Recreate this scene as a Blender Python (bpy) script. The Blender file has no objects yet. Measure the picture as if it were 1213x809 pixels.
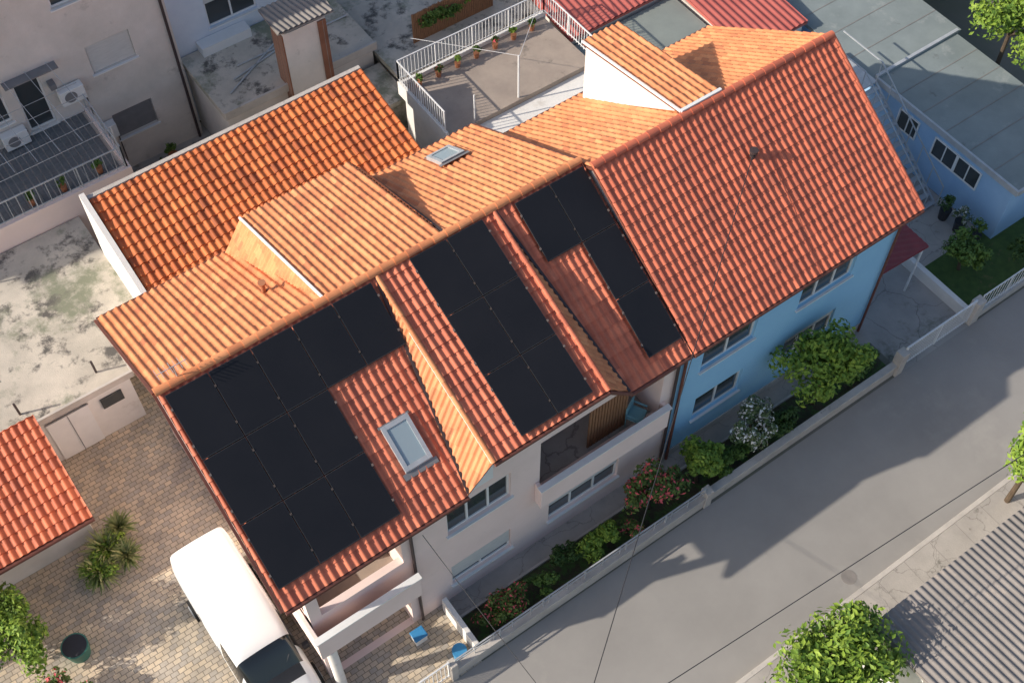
import bpy, bmesh, math, random
import numpy as np
from mathutils import Vector, Matrix
random.seed(7); rng=np.random.default_rng(7)
sc=bpy.context.scene
# ------------------------------------------------------------------ helpers
def link(o,parent=None):
    bpy.context.collection.objects.link(o)
    if parent: o.parent=parent
    return o
def E(name,loc=(0,0,0)):
    return link(bpy.data.objects.new(name,None))
class MB:
    def __init__(s): s.v=[];s.f=[]
    def add(s,vs,fs):
        b=len(s.v); s.v+= [tuple(v) for v in vs]; s.f+=[tuple(b+i for i in f) for f in fs]; return s
    def box(s,x0,x1,y0,y1,z0,z1):
        return s.add([(x0,y0,z0),(x1,y0,z0),(x1,y1,z0),(x0,y1,z0),(x0,y0,z1),(x1,y0,z1),(x1,y1,z1),(x0,y1,z1)],
          [(0,3,2,1),(4,5,6,7),(0,1,5,4),(1,2,6,5),(2,3,7,6),(3,0,4,7)])
    def prism(s,pts,dz):
        n=len(pts); top=[Vector(p) for p in pts]; bot=[p-Vector((0,0,dz)) for p in top]
        return s.add(top+bot,[tuple(range(n)),tuple(range(2*n-1,n-1,-1))]+[(i,n+i,n+(i+1)%n,(i+1)%n) for i in range(n)])
    def beam(s,p,q,r,n=4,r2=None):
        p=Vector(p);q=Vector(q);d=(q-p).normalized(); a=Vector((0,0,1)) if abs(d.z)<.9 else Vector((1,0,0))
        u=d.cross(a).normalized(); w=d.cross(u); r2=r if r2 is None else r2
        vs=[];off=math.pi/4 if n==4 else 0
        for c,rr in((p,r),(q,r2)):
            for i in range(n):
                t=2*math.pi*i/n+off; vs.append(c+u*math.cos(t)*rr+w*math.sin(t)*rr)
        return s.add(vs,[(i,(i+1)%n,n+(i+1)%n,n+i) for i in range(n)]+[tuple(range(n-1,-1,-1)),tuple(range(n,2*n))])
    def cyl(s,x,y,z0,z1,r,r2=None,n=16): return s.beam((x,y,z0),(x,y,z1),r,n,r2)
    def poly(s,pts): return s.add(pts,[tuple(range(len(pts)))])
    def slab(s,x0,x1,ya,yb,zf,off,th):
        g=[(x0,ya),(x1,ya),(x1,yb),(x0,yb)]
        return s.add([(x,y,zf(y)+off-th) for x,y in g]+[(x,y,zf(y)+off) for x,y in g],
          [(0,3,2,1),(4,5,6,7),(0,1,5,4),(1,2,6,5),(2,3,7,6),(3,0,4,7)])
    def make(s,name,mat,parent=None,bevel=0,smooth=False):
        me=bpy.data.meshes.new(name); me.from_pydata(s.v,[],s.f); me.materials.append(mat)
        bm=bmesh.new(); bm.from_mesh(me); bmesh.ops.recalc_face_normals(bm,faces=bm.faces[:]); bm.to_mesh(me); bm.free()
        if smooth: me.polygons.foreach_set('use_smooth',[True]*len(me.polygons))
        o=link(bpy.data.objects.new(name,me),parent)
        if bevel:
            m=o.modifiers.new('b','BEVEL'); m.width=bevel; m.segments=2; m.limit_method='ANGLE'
        return o
def newmat(name):
    m=bpy.data.materials.new(name); m.use_nodes=True; nt=m.node_tree; return m,nt,nt.nodes['Principled BSDF']
def M(name,c1,c2=None,rough=.85,scale=1.5,bump=0,bscale=30,spots=None,metal=0,spec=.4,stretch=None,cracks=None,spots2=None):
    m,nt,b=newmat(name); N=nt.nodes; L=nt.links
    b.inputs['Roughness'].default_value=rough; b.inputs['Metallic'].default_value=metal
    b.inputs['Specular IOR Level'].default_value=spec
    tc=N.new('ShaderNodeTexCoord'); co=tc.outputs['Object']
    if stretch:
        mp=N.new('ShaderNodeMapping'); mp.inputs['Scale'].default_value=stretch; L.new(co,mp.inputs[0]); co=mp.outputs[0]
    if c2 is None: c2=tuple(x*.86 for x in c1)
    n1=N.new('ShaderNodeTexNoise'); n1.inputs['Scale'].default_value=scale; n1.inputs['Detail'].default_value=6; n1.inputs['Roughness'].default_value=.65
    L.new(co,n1.inputs['Vector'])
    r=N.new('ShaderNodeValToRGB'); r.color_ramp.elements[0].position=.33; r.color_ramp.elements[1].position=.67
    r.color_ramp.elements[0].color=(*c1,1); r.color_ramp.elements[1].color=(*c2,1); L.new(n1.outputs['Fac'],r.inputs[0])
    out=r.outputs[0]
    for sp in (spots,spots2):
        if not sp: continue
        n2=N.new('ShaderNodeTexNoise'); n2.inputs['Scale'].default_value=sp[1]; n2.inputs['Detail'].default_value=9; n2.inputs['Roughness'].default_value=.7
        mp=N.new('ShaderNodeMapping'); mp.inputs['Location'].default_value=(sp[1]*7,3,1); L.new(co,mp.inputs[0]); L.new(mp.outputs[0],n2.inputs['Vector'])
        r2=N.new('ShaderNodeValToRGB'); r2.color_ramp.elements[0].position=sp[2]; r2.color_ramp.elements[1].position=sp[2]+sp[3]
        L.new(n2.outputs['Fac'],r2.inputs[0])
        mx=N.new('ShaderNodeMixRGB'); mx.inputs[2].default_value=(*sp[0],1); L.new(r2.outputs[0],mx.inputs[0]); L.new(out,mx.inputs[1]); out=mx.outputs[0]
    if cracks:
        nn=N.new('ShaderNodeTexNoise'); nn.inputs['Scale'].default_value=1.2; nn.inputs['Detail'].default_value=5; L.new(co,nn.inputs['Vector'])
        ad=N.new('ShaderNodeMixRGB'); ad.blend_type='ADD'; ad.inputs[0].default_value=.9; L.new(co,ad.inputs[1]); L.new(nn.outputs['Color'],ad.inputs[2])
        vo=N.new('ShaderNodeTexVoronoi'); vo.feature='DISTANCE_TO_EDGE'; vo.inputs['Scale'].default_value=cracks[0]; L.new(ad.outputs[0],vo.inputs['Vector'])
        rc=N.new('ShaderNodeValToRGB'); rc.color_ramp.elements[0].position=cracks[1]*.4; rc.color_ramp.elements[1].position=cracks[1]; rc.color_ramp.elements[0].color=(1-cracks[2],)*3+(1,); L.new(vo.outputs['Distance'],rc.inputs[0])
        mu=N.new('ShaderNodeMixRGB'); mu.blend_type='MULTIPLY'; mu.inputs[0].default_value=1; L.new(out,mu.inputs[1]); L.new(rc.outputs[0],mu.inputs[2]); out=mu.outputs[0]
    L.new(out,b.inputs['Base Color'])
    if bump:
        n3=N.new('ShaderNodeTexNoise'); n3.inputs['Scale'].default_value=bscale; n3.inputs['Detail'].default_value=3; L.new(co,n3.inputs['Vector'])
        bp=N.new('ShaderNodeBump'); bp.inputs['Strength'].default_value=bump; bp.inputs['Distance'].default_value=.02
        L.new(n3.outputs['Fac'],bp.inputs['Height']); L.new(bp.outputs[0],b.inputs['Normal'])
    return m
def tilemat(name,c1,c2,dark,rough=.6):
    m,nt,b=newmat(name); N=nt.nodes; L=nt.links
    b.inputs['Roughness'].default_value=rough; b.inputs['Specular IOR Level'].default_value=.35
    uv=N.new('ShaderNodeUVMap'); uv.uv_map='tile'
    wn=N.new('ShaderNodeTexWhiteNoise'); wn.noise_dimensions='2D'; L.new(uv.outputs[0],wn.inputs['Vector'])
    r=N.new('ShaderNodeValToRGB'); cr=r.color_ramp; cr.elements[0].color=(*dark,1); cr.elements[1].color=tuple(min(.9,x*1.12) for x in c1)+(1,)
    e=cr.elements.new(.10); e.color=(*c2,1); e=cr.elements.new(.8); e.color=(*c1,1); L.new(wn.outputs['Value'],r.inputs[0])
    tc=N.new('ShaderNodeTexCoord'); n=N.new('ShaderNodeTexNoise'); n.inputs['Scale'].default_value=1.1; n.inputs['Detail'].default_value=9; n.inputs['Roughness'].default_value=.72
    L.new(tc.outputs['Object'],n.inputs['Vector'])
    r2=N.new('ShaderNodeValToRGB'); r2.color_ramp.elements[0].position=.45; r2.color_ramp.elements[1].position=.72
    r2.color_ramp.elements[1].color=(.75,.75,.75,1); r2.color_ramp.elements[0].color=(0,0,0,1); L.new(n.outputs['Fac'],r2.inputs[0])
    mx=N.new('ShaderNodeMixRGB'); mx.inputs[2].default_value=(*dark,1); L.new(r2.outputs[0],mx.inputs[0]); L.new(r.outputs[0],mx.inputs[1])
    L.new(mx.outputs[0],b.inputs['Base Color'])
    return m
def brickmat(name,c1,c2,mort,bw,bh,rough=.85,ms=.01,off=.5):
    m,nt,b=newmat(name); N=nt.nodes; L=nt.links; b.inputs['Roughness'].default_value=rough
    tc=N.new('ShaderNodeTexCoord'); br=N.new('ShaderNodeTexBrick'); L.new(tc.outputs['Object'],br.inputs['Vector'])
    br.inputs['Scale'].default_value=1; br.inputs['Brick Width'].default_value=bw; br.inputs['Row Height'].default_value=bh
    br.inputs['Mortar Size'].default_value=ms; br.inputs['Bias'].default_value=0; br.offset=off
    br.inputs['Color1'].default_value=(*c1,1); br.inputs['Color2'].default_value=(*c2,1); br.inputs['Mortar'].default_value=(*mort,1)
    n=N.new('ShaderNodeTexNoise'); n.inputs['Scale'].default_value=1.3; n.inputs['Detail'].default_value=9; n.inputs['Roughness'].default_value=.7; L.new(tc.outputs['Object'],n.inputs['Vector'])
    r=N.new('ShaderNodeValToRGB'); r.color_ramp.elements[0].position=.3; r.color_ramp.elements[0].color=(.68,.66,.63,1); r.color_ramp.elements[1].position=.7; r.color_ramp.elements[1].color=(1.1,1.08,1.05,1); L.new(n.outputs['Fac'],r.inputs[0])
    mx=N.new('ShaderNodeMixRGB'); mx.blend_type='MULTIPLY'; mx.inputs[0].default_value=1; L.new(br.outputs['Color'],mx.inputs[1]); L.new(r.outputs[0],mx.inputs[2])
    L.new(mx.outputs[0],b.inputs['Base Color'])
    bp=N.new('ShaderNodeBump'); bp.inputs['Strength'].default_value=.4; bp.inputs['Distance'].default_value=.01; bp.invert=True; L.new(br.outputs['Fac'],bp.inputs['Height']); L.new(bp.outputs[0],b.inputs['Normal'])
    return m
def leafmat(name,c1,c2,flower=None,fp=.9):
    m,nt,b=newmat(name); N=nt.nodes; L=nt.links; b.inputs['Roughness'].default_value=.55; b.inputs['Specular IOR Level'].default_value=.3
    g=N.new('ShaderNodeNewGeometry'); r=N.new('ShaderNodeValToRGB')
    cr=r.color_ramp; cr.elements[0].color=(*c1,1); cr.elements[1].color=(*(flower or c2),1)
    if flower:
        cr.elements[1].position=1.0
        e=cr.elements.new(fp-.01); e.color=(*c2,1); e=cr.elements.new(fp); e.color=(*flower,1)
    L.new(g.outputs['Random Per Island'],r.inputs[0]); L.new(r.outputs[0],b.inputs['Base Color'])
    return m
# ------------------------------------------------------------------ materials
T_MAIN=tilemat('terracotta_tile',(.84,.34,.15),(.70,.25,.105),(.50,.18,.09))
T_FRONT_DIM=tilemat('terracotta_tile_front_shaded',(.76,.23,.125),(.62,.165,.09),(.44,.13,.08))  # main tile made redder and darker; front slope's dimmer light is in the colour
T_BLUE_DIM=tilemat('terracotta_tile_b_shaded',(.72,.20,.11),(.58,.15,.085),(.42,.125,.08))  # blue house front: grazing-sun dimness painted into the tile colour
T_BACK=tilemat('terracotta_tile_c',(.76,.23,.07),(.55,.14,.045),(.32,.085,.035))
T_SHED=tilemat('terracotta_tile_d',(.74,.20,.09),(.55,.13,.06),(.34,.09,.05))
PINK=M('pink_render',(.93,.755,.70),(.87,.70,.64),scale=.8,bump=.15,bscale=60,spots=((.76,.62,.57),1.3,.6,.2))
BLUE=M('blue_render',(.34,.64,.88),(.30,.58,.84),scale=.7,bump=.15,bscale=60)
WHITEW=M('white_render',(.86,.83,.79),(.76,.73,.69),scale=1.2,bump=.2,spots=((.55,.50,.44),.9,.6,.2))
DIRTYW=M('weathered_render',(.80,.74,.69),(.64,.60,.55),scale=.7,bump=.3,spots=((.42,.39,.35),1.1,.6,.15))
PALEB=M('pale_blue_render',(.74,.80,.88),(.64,.70,.80),scale=.8)
GARB=M('garage_blue_render',(.38,.58,.82),(.31,.51,.76),scale=1)
CONC=M('old_concrete',(.68,.61,.52),(.45,.41,.35),scale=.7,bump=.5,spots=((.13,.12,.11),1.3,.52,.10),spots2=((.24,.25,.18),.45,.52,.10))
CONC2=M('terrace_concrete',(.44,.36,.30),(.33,.27,.23),scale=.9,bump=.3,spots=((.17,.15,.13),1.3,.58,.12))
CONCL=M('wall_concrete',(.62,.57,.52),(.48,.44,.40),scale=1.4,bump=.4,spots=((.25,.23,.21),2.2,.6,.15))
ASPH=M('asphalt',(.36,.34,.32),(.31,.293,.276),scale=.4,bump=.25,bscale=90,spots=((.41,.385,.355),.35,.58,.2),spots2=((.27,.255,.24),.8,.66,.12))
SIDE=M('pavement',(.48,.44,.40),(.37,.34,.31),scale=1.1,bump=.3,spots=((.22,.205,.18),2.0,.6,.1),cracks=(.8,.010,.3))
SOIL=M('soil',(.09,.07,.045),(.055,.06,.03),scale=3,bump=.8,bscale=12,spots=((.07,.13,.035),3,.48,.08))
GRASS=M('lawn',(.08,.14,.035),(.05,.095,.025),scale=4,bump=.8,bscale=50,spots=((.14,.14,.06),2.5,.58,.1))
YARD=M('yard_concrete',(.46,.43,.40),(.34,.32,.30),scale=.8,bump=.3,spots=((.16,.17,.13),1.0,.55,.15),cracks=(.5,.010,.35))
DIRT=M('ground',(.2,.185,.16),(.14,.15,.11),scale=.3)
PAVE=brickmat('block_paving',(.72,.60,.45),(.46,.42,.375),(.26,.23,.19),.21,.14)
BRICK=brickmat('red_brick',(.34,.15,.09),(.23,.1,.065),(.33,.29,.26),.25,.07)
GUTTER=M('gutter',(.20,.07,.05),(.14,.055,.04),rough=.5,scale=5)
DARKP=M('dark_pipe',(.07,.05,.05),rough=.5,scale=5)
WHITE=M('white_frame',(.85,.85,.84),(.8,.8,.79),rough=.45,scale=3)
SHUT=M('roller_shutter',(.70,.70,.68),(.62,.62,.60),rough=.5,scale=3,stretch=(1,1,6))
SHUTD=M('grey_shutter',(.24,.24,.25),(.20,.20,.21),rough=.5,scale=3)
WOOD=M('brown_wood',(.36,.18,.09),(.23,.115,.06),rough=.6,scale=4,stretch=(6,6,1))
DECK=M('grey_decking',(.20,.205,.215),(.12,.125,.13),rough=.7,scale=3,stretch=(1,8,1))
METAL=M('galvanised',(.55,.57,.59),(.45,.47,.49),rough=.45,metal=.2,scale=4)
WRAIL=M('white_rail',(.82,.83,.84),(.7,.7,.7),rough=.5,scale=6)
CORR=M('grey_corrugated',(.30,.27,.25),(.23,.21,.195),rough=.65,scale=1.2,spots=((.36,.31,.27),1.5,.58,.15))
CORRR=M('red_corrugated',(.52,.14,.115),(.42,.105,.09),rough=.55,scale=1)
CORRW=M('light_corrugated',(.6,.63,.65),(.5,.53,.55),rough=.5,scale=1)
BITU=M('bitumen_roof',(.27,.31,.31),(.205,.24,.24),rough=.8,scale=.6,bump=.2,spots=((.36,.38,.37),.8,.58,.15),spots2=((.16,.17,.17),1.7,.62,.1))
BITU2=M('bitumen_roof_green',(.29,.32,.295),(.23,.255,.24),rough=.8,scale=.6,bump=.2,spots=((.38,.39,.37),.8,.6,.15))
CANOPY=M('burgundy_canopy',(.32,.055,.06),(.24,.045,.05),rough=.6,scale=2)
PANEL=M('solar_glass',(.0185,.0185,.0225),(.0145,.015,.019),rough=.42,scale=.6,spec=.25)
PFRAME=M('solar_frame',(.055,.055,.057),rough=.4,scale=5)
CLIP=M('clamp_metal',(.22,.17,.15),rough=.5,scale=5)
BARK=M('bark',(.13,.09,.06),(.08,.06,.04),scale=8,bump=.6)
RUB=M('rubber',(.02,.02,.02),rough=.7,scale=5)
VANP=M('van_paint',(.84,.85,.85),(.81,.82,.82),rough=.3,scale=1,spec=.5)
PLAST=M('dark_plastic',(.04,.04,.045),rough=.5,scale=4)
GREENP=M('green_plastic',(.06,.21,.16),rough=.5,scale=4)
BLUEP=M('blue_plastic',(.06,.30,.6),rough=.5,scale=4)
TEAL=M('teal_fabric',(.22,.46,.52),rough=.8,scale=4)
YELP=M('yellow_plastic',(.6,.42,.05),rough=.5,scale=4)
TERRA=M('clay_pot',(.5,.2,.1),rough=.8,scale=4)
def glassm(name,c,rough=.08):
    m,nt,b=newmat(name); b.inputs['Base Color'].default_value=(*c,1); b.inputs['Roughness'].default_value=rough; b.inputs['Specular IOR Level'].default_value=.8
    n=nt.nodes.new('ShaderNodeTexNoise'); n.inputs['Scale'].default_value=1.2; bp=nt.nodes.new('ShaderNodeBump'); bp.inputs['Strength'].default_value=.05
    nt.links.new(n.outputs['Fac'],bp.inputs['Height']); nt.links.new(bp.outputs[0],b.inputs['Normal']); return m
GLASS=glassm('window_glass',(.05,.06,.065)); CARG=glassm('car_glass',(.015,.018,.02),.04); SKYG=glassm('skylight_glass',(.34,.42,.46),.05)
LEAF1=leafmat('leaf_bright',(.09,.18,.025),(.27,.38,.05)); LEAF2=leafmat('leaf_mid',(.05,.11,.022),(.15,.24,.045)); LEAF3=leafmat('leaf_dark',(.03,.075,.018),(.09,.15,.035))
LROSE=leafmat('leaf_rose',(.05,.10,.022),(.14,.20,.045),(.75,.13,.15),.82); LWHITE=leafmat('leaf_white_flower',(.06,.11,.04),(.18,.22,.10),(.85,.83,.78),.75); LYUC=leafmat('leaf_yucca',(.12,.18,.05),(.45,.45,.2))
# ------------------------------------------------------------------ roof builder
def tiled(name,poly,mat,parent,mod=.205,course=.33,amp=.040,step=.028,K=6,deck=.10,deckmat=None,lift=.03,corr=False):
    P=[Vector(p) for p in poly]; n=(P[1]-P[0]).cross(P[2]-P[1]).normalized()
    if n.z<0: n=-n; P=P[::-1]
    e=Vector((0,0,1)).cross(n)
    if e.length<1e-4: e=Vector((1,0,0))
    e.normalize(); s=n.cross(e).normalized()
    if s.z<0: s=-s
    O=P[0]; us=[(p-O).dot(e) for p in P]; vs=[(p-O).dot(s) for p in P]
    u0,u1,v0,v1=min(us),max(us),min(vs),max(vs)
    if corr: course=v1-v0+.01; step=0
    nu=int(math.ceil((u1-u0)/mod)); nv=int(math.ceil((v1-v0)/course))
    cols=nu*K+1; uu=u0+np.arange(cols)*mod/K
    ph=(np.arange(cols)%K)/K
    if corr: hp=amp*(.5-.5*np.cos(2*np.pi*ph))
    else: hp=amp*np.maximum(0,np.cos(2*np.pi*(ph-.35)))**.8 - .012*np.maximum(0,np.cos(2*np.pi*(ph-.85)))
    verts=[];faces=[];uvs=[]
    O=np.array(O);e_=np.array(e);s_=np.array(s);n_=np.array(n)
    for j in range(nv):
        va=v0+j*course; vb=va+course
        jit=rng.normal(0,.004,cols//K+2).repeat(K)[:cols] if not corr else 0
        base=len(verts)
        for vv,hh in ((va,step+jit),(vb,0.0)):
            verts+=(O+np.outer(uu,e_)+vv*s_+np.outer(hp+hh+lift,n_)).tolist()
        for i in range(cols-1):
            faces.append((base+i,base+i+1,base+cols+i+1,base+cols+i)); uvs.append((i//K+.5,j+.5))
        if step>0:
            b2=len(verts)
            verts+=(O+np.outer(uu,e_)+va*s_+np.outer(hp+lift-.004,n_)).tolist()
            verts+=(O+np.outer(uu,e_)+va*s_+np.outer(hp+step+jit+lift,n_)).tolist()
            for i in range(cols-1):
                faces.append((b2+i,b2+i+1,b2+cols+i+1,b2+cols+i)); uvs.append((i//K+.5,j+.5))
    me=bpy.data.meshes.new(name); me.from_pydata(verts,[],faces)
    l=me.uv_layers.new(name='tile'); l.data.foreach_set('uv',np.repeat(np.array(uvs),4,axis=0).ravel())
    bm=bmesh.new(); bm.from_mesh(me)
    cen=sum(P,Vector())/len(P)
    for i in range(len(P)):
        a=P[i];b=P[(i+1)%len(P)]; no=(b-a).cross(n).normalized()
        if (cen-a).dot(no)>0: no=-no
        bmesh.ops.bisect_plane(bm,geom=bm.verts[:]+bm.edges[:]+bm.faces[:],plane_co=a,plane_no=no,clear_outer=True)
    bm.to_mesh(me); bm.free()
    me.materials.append(mat); me.polygons.foreach_set('use_smooth',[True]*len(me.polygons))
    o=link(bpy.data.objects.new(name,me),parent)
    if deck: MB().prism(P,deck).make(name+'_deck',deckmat or GUTTER,parent)
    return o
def caps(name,p,q,mat,parent,r=.12,L=.36,lift=.03):
    p=Vector(p);q=Vector(q);d=(q-p);n=max(1,round(d.length/L));d/=n
    du=d.normalized(); side=du.cross(Vector((0,0,1))).normalized(); up=side.cross(du)
    mb=MB()
    for i in range(n):
        a=p+d*i-du*.03;b=p+d*(i+1); vs=[];K=8
        for c,rr in((a,r),(b,r*.86)):
            for k in range(K+1):
                t=math.pi*k/K; vs.append(c+side*math.cos(t)*rr+up*(math.sin(t)*rr*.85+lift-.03))
        mb.add(vs,[(k,k+1,K+2+k,K+1+k) for k in range(K)]+[tuple(range(K+1))])
    o=mb.make(name,mat,parent)
    me=o.data; l=me.uv_layers.new(name='tile')
    arr=np.zeros((len(me.loops),2))
    for pl in me.polygons:
        for li in pl.loop_indices: arr[li]=(pl.index//9+.5,77.5)
    l.data.foreach_set('uv',arr.ravel())
    return o
def wallY(name,x0,x1,z0,z1,y,ops,mat,parent,depth=.16):
    xs=sorted({x0,x1,*[o[0] for o in ops],*[o[1] for o in ops]}); zs=sorted({z0,z1,*[o[2] for o in ops],*[o[3] for o in ops]})
    mb=MB()
    for i in range(len(xs)-1):
        for j in range(len(zs)-1):
            cx=(xs[i]+xs[i+1])/2;cz=(zs[j]+zs[j+1])/2
            if any(o[0]<cx<o[1] and o[2]<cz<o[3] for o in ops): continue
            mb.poly([(xs[i],y,zs[j]),(xs[i+1],y,zs[j]),(xs[i+1],y,zs[j+1]),(xs[i],y,zs[j+1])])
    for a,b,c,d in ops:
        mb.poly([(a,y,c),(a,y+depth,c),(a,y+depth,d),(a,y,d)]); mb.poly([(b,y,c),(b,y,d),(b,y+depth,d),(b,y+depth,c)])
        mb.poly([(a,y,c),(b,y,c),(b,y+depth,c),(a,y+depth,c)]); mb.poly([(a,y,d),(a,y+depth,d),(b,y+depth,d),(b,y,d)])
    me=bpy.data.meshes.new(name); me.from_pydata(mb.v,[],mb.f); me.materials.append(mat)
    bm=bmesh.new(); bm.from_mesh(me); bmesh.ops.remove_doubles(bm,verts=bm.verts[:],dist=1e-5); bm.to_mesh(me); bm.free()
    return link(bpy.data.objects.new(name,me),parent)
def window(x0,x1,z0,z1,y,parent,panes=2,shut=.25,shmat=None,sill=True,sillmat=None):
    yy=y+.09; f=.06; mb=MB()
    mb.box(x0,x1,yy,yy+.06,z0,z0+f).box(x0,x1,yy,yy+.06,z1-f,z1)
    w=(x1-x0)
    for i in range(panes+1):
        xx=x0+w*i/panes; a=max(x0,xx-f/2 if 0<i<panes else (xx if i==0 else xx-f)); mb.box(a,a+f,yy-.004,yy+.056,z0+f,z1-f)
    mb.make('window_frame',WHITE,parent)
    MB().box(x0+.01,x1-.01,yy+.03,yy+.045,z0+.01,z1-.01).make('window_glass',GLASS,parent)
    if shut>0:
        mb=MB(); zz=z1; zb=z1-(z1-z0)*shut
        while zz-.05>zb: mb.box(x0+.02,x1-.02,yy-.035,yy-.015,zz-.046,zz); zz-=.05
        mb.make('roller_shutter',shmat or SHUT,parent)
    if sill: MB().box(x0-.06,x1+.06,y-.07,y+.09,z0-.05,z0-.004).make('window_sill',sillmat or WHITE,parent)
def railing(name,pts,h,mat,parent=None,sp=.14,r=.013,top=.025,post=1.4,rails=(0.08,)):
    mb=MB()
    for a,b in zip(pts[:-1],pts[1:]):
        a=Vector(a);b=Vector(b);d=b-a;L=d.length;H=Vector((0,0,h))
        mb.beam(a+H,b+H,top)
        for rr in rails: mb.beam(a+Vector((0,0,rr)),b+Vector((0,0,rr)),top*.7)
        k=max(1,int(L/sp))
        if sp<5:
            for i in range(k+1): mb.beam(a+d*i/k,a+d*i/k+H,r)
        k=max(1,round(L/post))
        for i in range(k+1): mb.beam(a+d*i/k,a+d*i/k+H*1.02,top*1.1)
    return mb.make(name,mat,parent)
# ------------------------------------------------------------------ plants
def foliage(c,R,n,size,lumps=16,seed=0):
    g=np.random.default_rng(seed); c=np.array(c,float);R=np.array(R,float)
    d=g.normal(size=(lumps,3)); d/=np.linalg.norm(d,axis=1)[:,None]; d[:,2]=np.abs(d[:,2])*1.0-.35*(g.random(lumps)<.5)
    cen=d*(.35+.5*g.random((lumps,1))); rad=.18+.24*g.random(lumps)
    idx=g.integers(0,lumps,n); q=g.normal(size=(n,3)); q/=np.linalg.norm(q,axis=1)[:,None]
    rr=rad[idx][:,None]*(g.random((n,1))**.45)*1.15
    p=c+(cen[idx]+q*rr)*R
    p[:,2]=np.maximum(p[:,2],.06)
    nr=q*1.0+g.normal(size=(n,3))*.5+np.array([0,0,.5]); nr/=np.linalg.norm(nr,axis=1)[:,None]
    a=np.cross(nr,g.normal(size=(n,3))); a/=np.linalg.norm(a,axis=1)[:,None]; b=np.cross(nr,a)
    s=size*(.6+.8*g.random((n,1)))
    v=np.stack([p-a*s,p+b*s*.5-a*s*.1,p+a*s+nr*s*-.2,p-b*s*.5-a*s*.1],axis=1).reshape(-1,3)
    f=np.arange(n*4).reshape(-1,4)
    return v.tolist(),[tuple(x) for x in f.tolist()]
def plant(name,c,R,n,size,mat,seed=0,lumps=16,trunk=True,ground=0):
    root=E(name); v,f=foliage(c,R,n,size,lumps,seed)
    me=bpy.data.meshes.new('crown'); me.from_pydata(v,[],f); me.materials.append(mat); link(bpy.data.objects.new('crown',me),root)
    if trunk:
        g=random.Random(seed); mb=MB(); t=Vector((c[0]+.05,c[1],ground)); m=Vector((c[0]-.03,c[1]+.04,c[2]-R[2]*.5)); r=.035+.035*R[0]
        mb.beam(t,m,r,8,r*.7)
        for i in range(8):
            q=Vector((c[0]+g.uniform(-.6,.6)*R[0],c[1]+g.uniform(-.6,.6)*R[1],c[2]+g.uniform(-.2,.6)*R[2])); k=m.lerp(q,.5)+Vector((0,0,-.1*R[2]))
            mb.beam(m,k,r*.5,6,r*.3); mb.beam(k,q,r*.3,5,r*.08)
        mb.make('trunk',BARK,root)
    return root
def yucca(name,x,y,z,r,n,mat,seed=0):
    g=random.Random(seed); mb=MB()
    for i in range(n):
        a=g.uniform(0,6.28); el=g.uniform(.1,1.3); l=r*g.uniform(.7,1.1); d=Vector((math.cos(a)*math.cos(el),math.sin(a)*math.cos(el),math.sin(el)))
        s=Vector((-math.sin(a),math.cos(a),0))*.028; p=Vector((x,y,z)); m=p+d*l*.6; t=p+d*l-Vector((0,0,.18*l))
        mb.add([p-s,p+s,m+s,m-s,t],[(0,1,2,3),(3,2,4)])
    me=bpy.data.meshes.new(name); me.from_pydata(mb.v,[],mb.f); me.materials.append(mat); return me
def potted(x,y,z,r,h,mat,potmat,seed,n=260):
    root=E('potted_plant'); MB().cyl(x,y,z,z+h*.45,r*.6,r*.8).make('pot',potmat,root)
    v,f=foliage((x,y,z+h*.75),(r*1.3,r*1.3,h*.45),n,.05,9,seed)
    me=bpy.data.meshes.new('leaves'); me.from_pydata(v,[],f); me.materials.append(mat); link(bpy.data.objects.new('leaves',me),root)
# ================================================================== GROUND
MB().box(-250,250,-250,250,-.3,0).make('ground',DIRT)
def sheet(name,x0,x1,y0,y1,z,mat): 
    me=bpy.data.meshes.new(name); me.from_pydata([(x0,y0,z),(x1,y0,z),(x1,y1,z),(x0,y1,z)],[],[(0,1,2,3)]); me.materials.append(mat); return link(bpy.data.objects.new(name,me))
sheet('block_paving',-12,5.93,9.66,26,.004,PAVE)
sheet('road',-60,60,5.32,9.66,.008,ASPH)
sheet('garden_bed',6.05,21.3,9.9,11.0,.006,SOIL)
sheet('garden_path',6.05,21.5,11.0,11.6,.01,SIDE)
sheet('driveway',21.5,24.5,9.66,14,.006,YARD)
sheet('lawn',24.7,34,9.9,12.1,.008,GRASS)
sheet('yard',21.5,27.6,14,26,.006,YARD)
sheet('yard_path',24.5,27.6,12.1,14,.006,SIDE)
sheet('back_yard',5.9,14,20.9,31.4,.006,YARD)
MB().box(-60,60,5.18,5.32,-.05,.13).make('kerb',CONCL,bevel=.015)
MB().box(-60,60,4.35,5.177,-.05,.12).make('pavement',SIDE)
sheet('verge',-60,60,-8,4.35,.02,GRASS)
mb=MB()
for i in range(60): mb.box(-20+i*1.0-.006,-20+i*1.0+.006,4.36,5.17,.118,.1225)
mb.make('pavement_joints',CORR)
MB().cyl(15.5,5.75,.0,.013,.22,n=24).make('manhole_cover',CORR)
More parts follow.
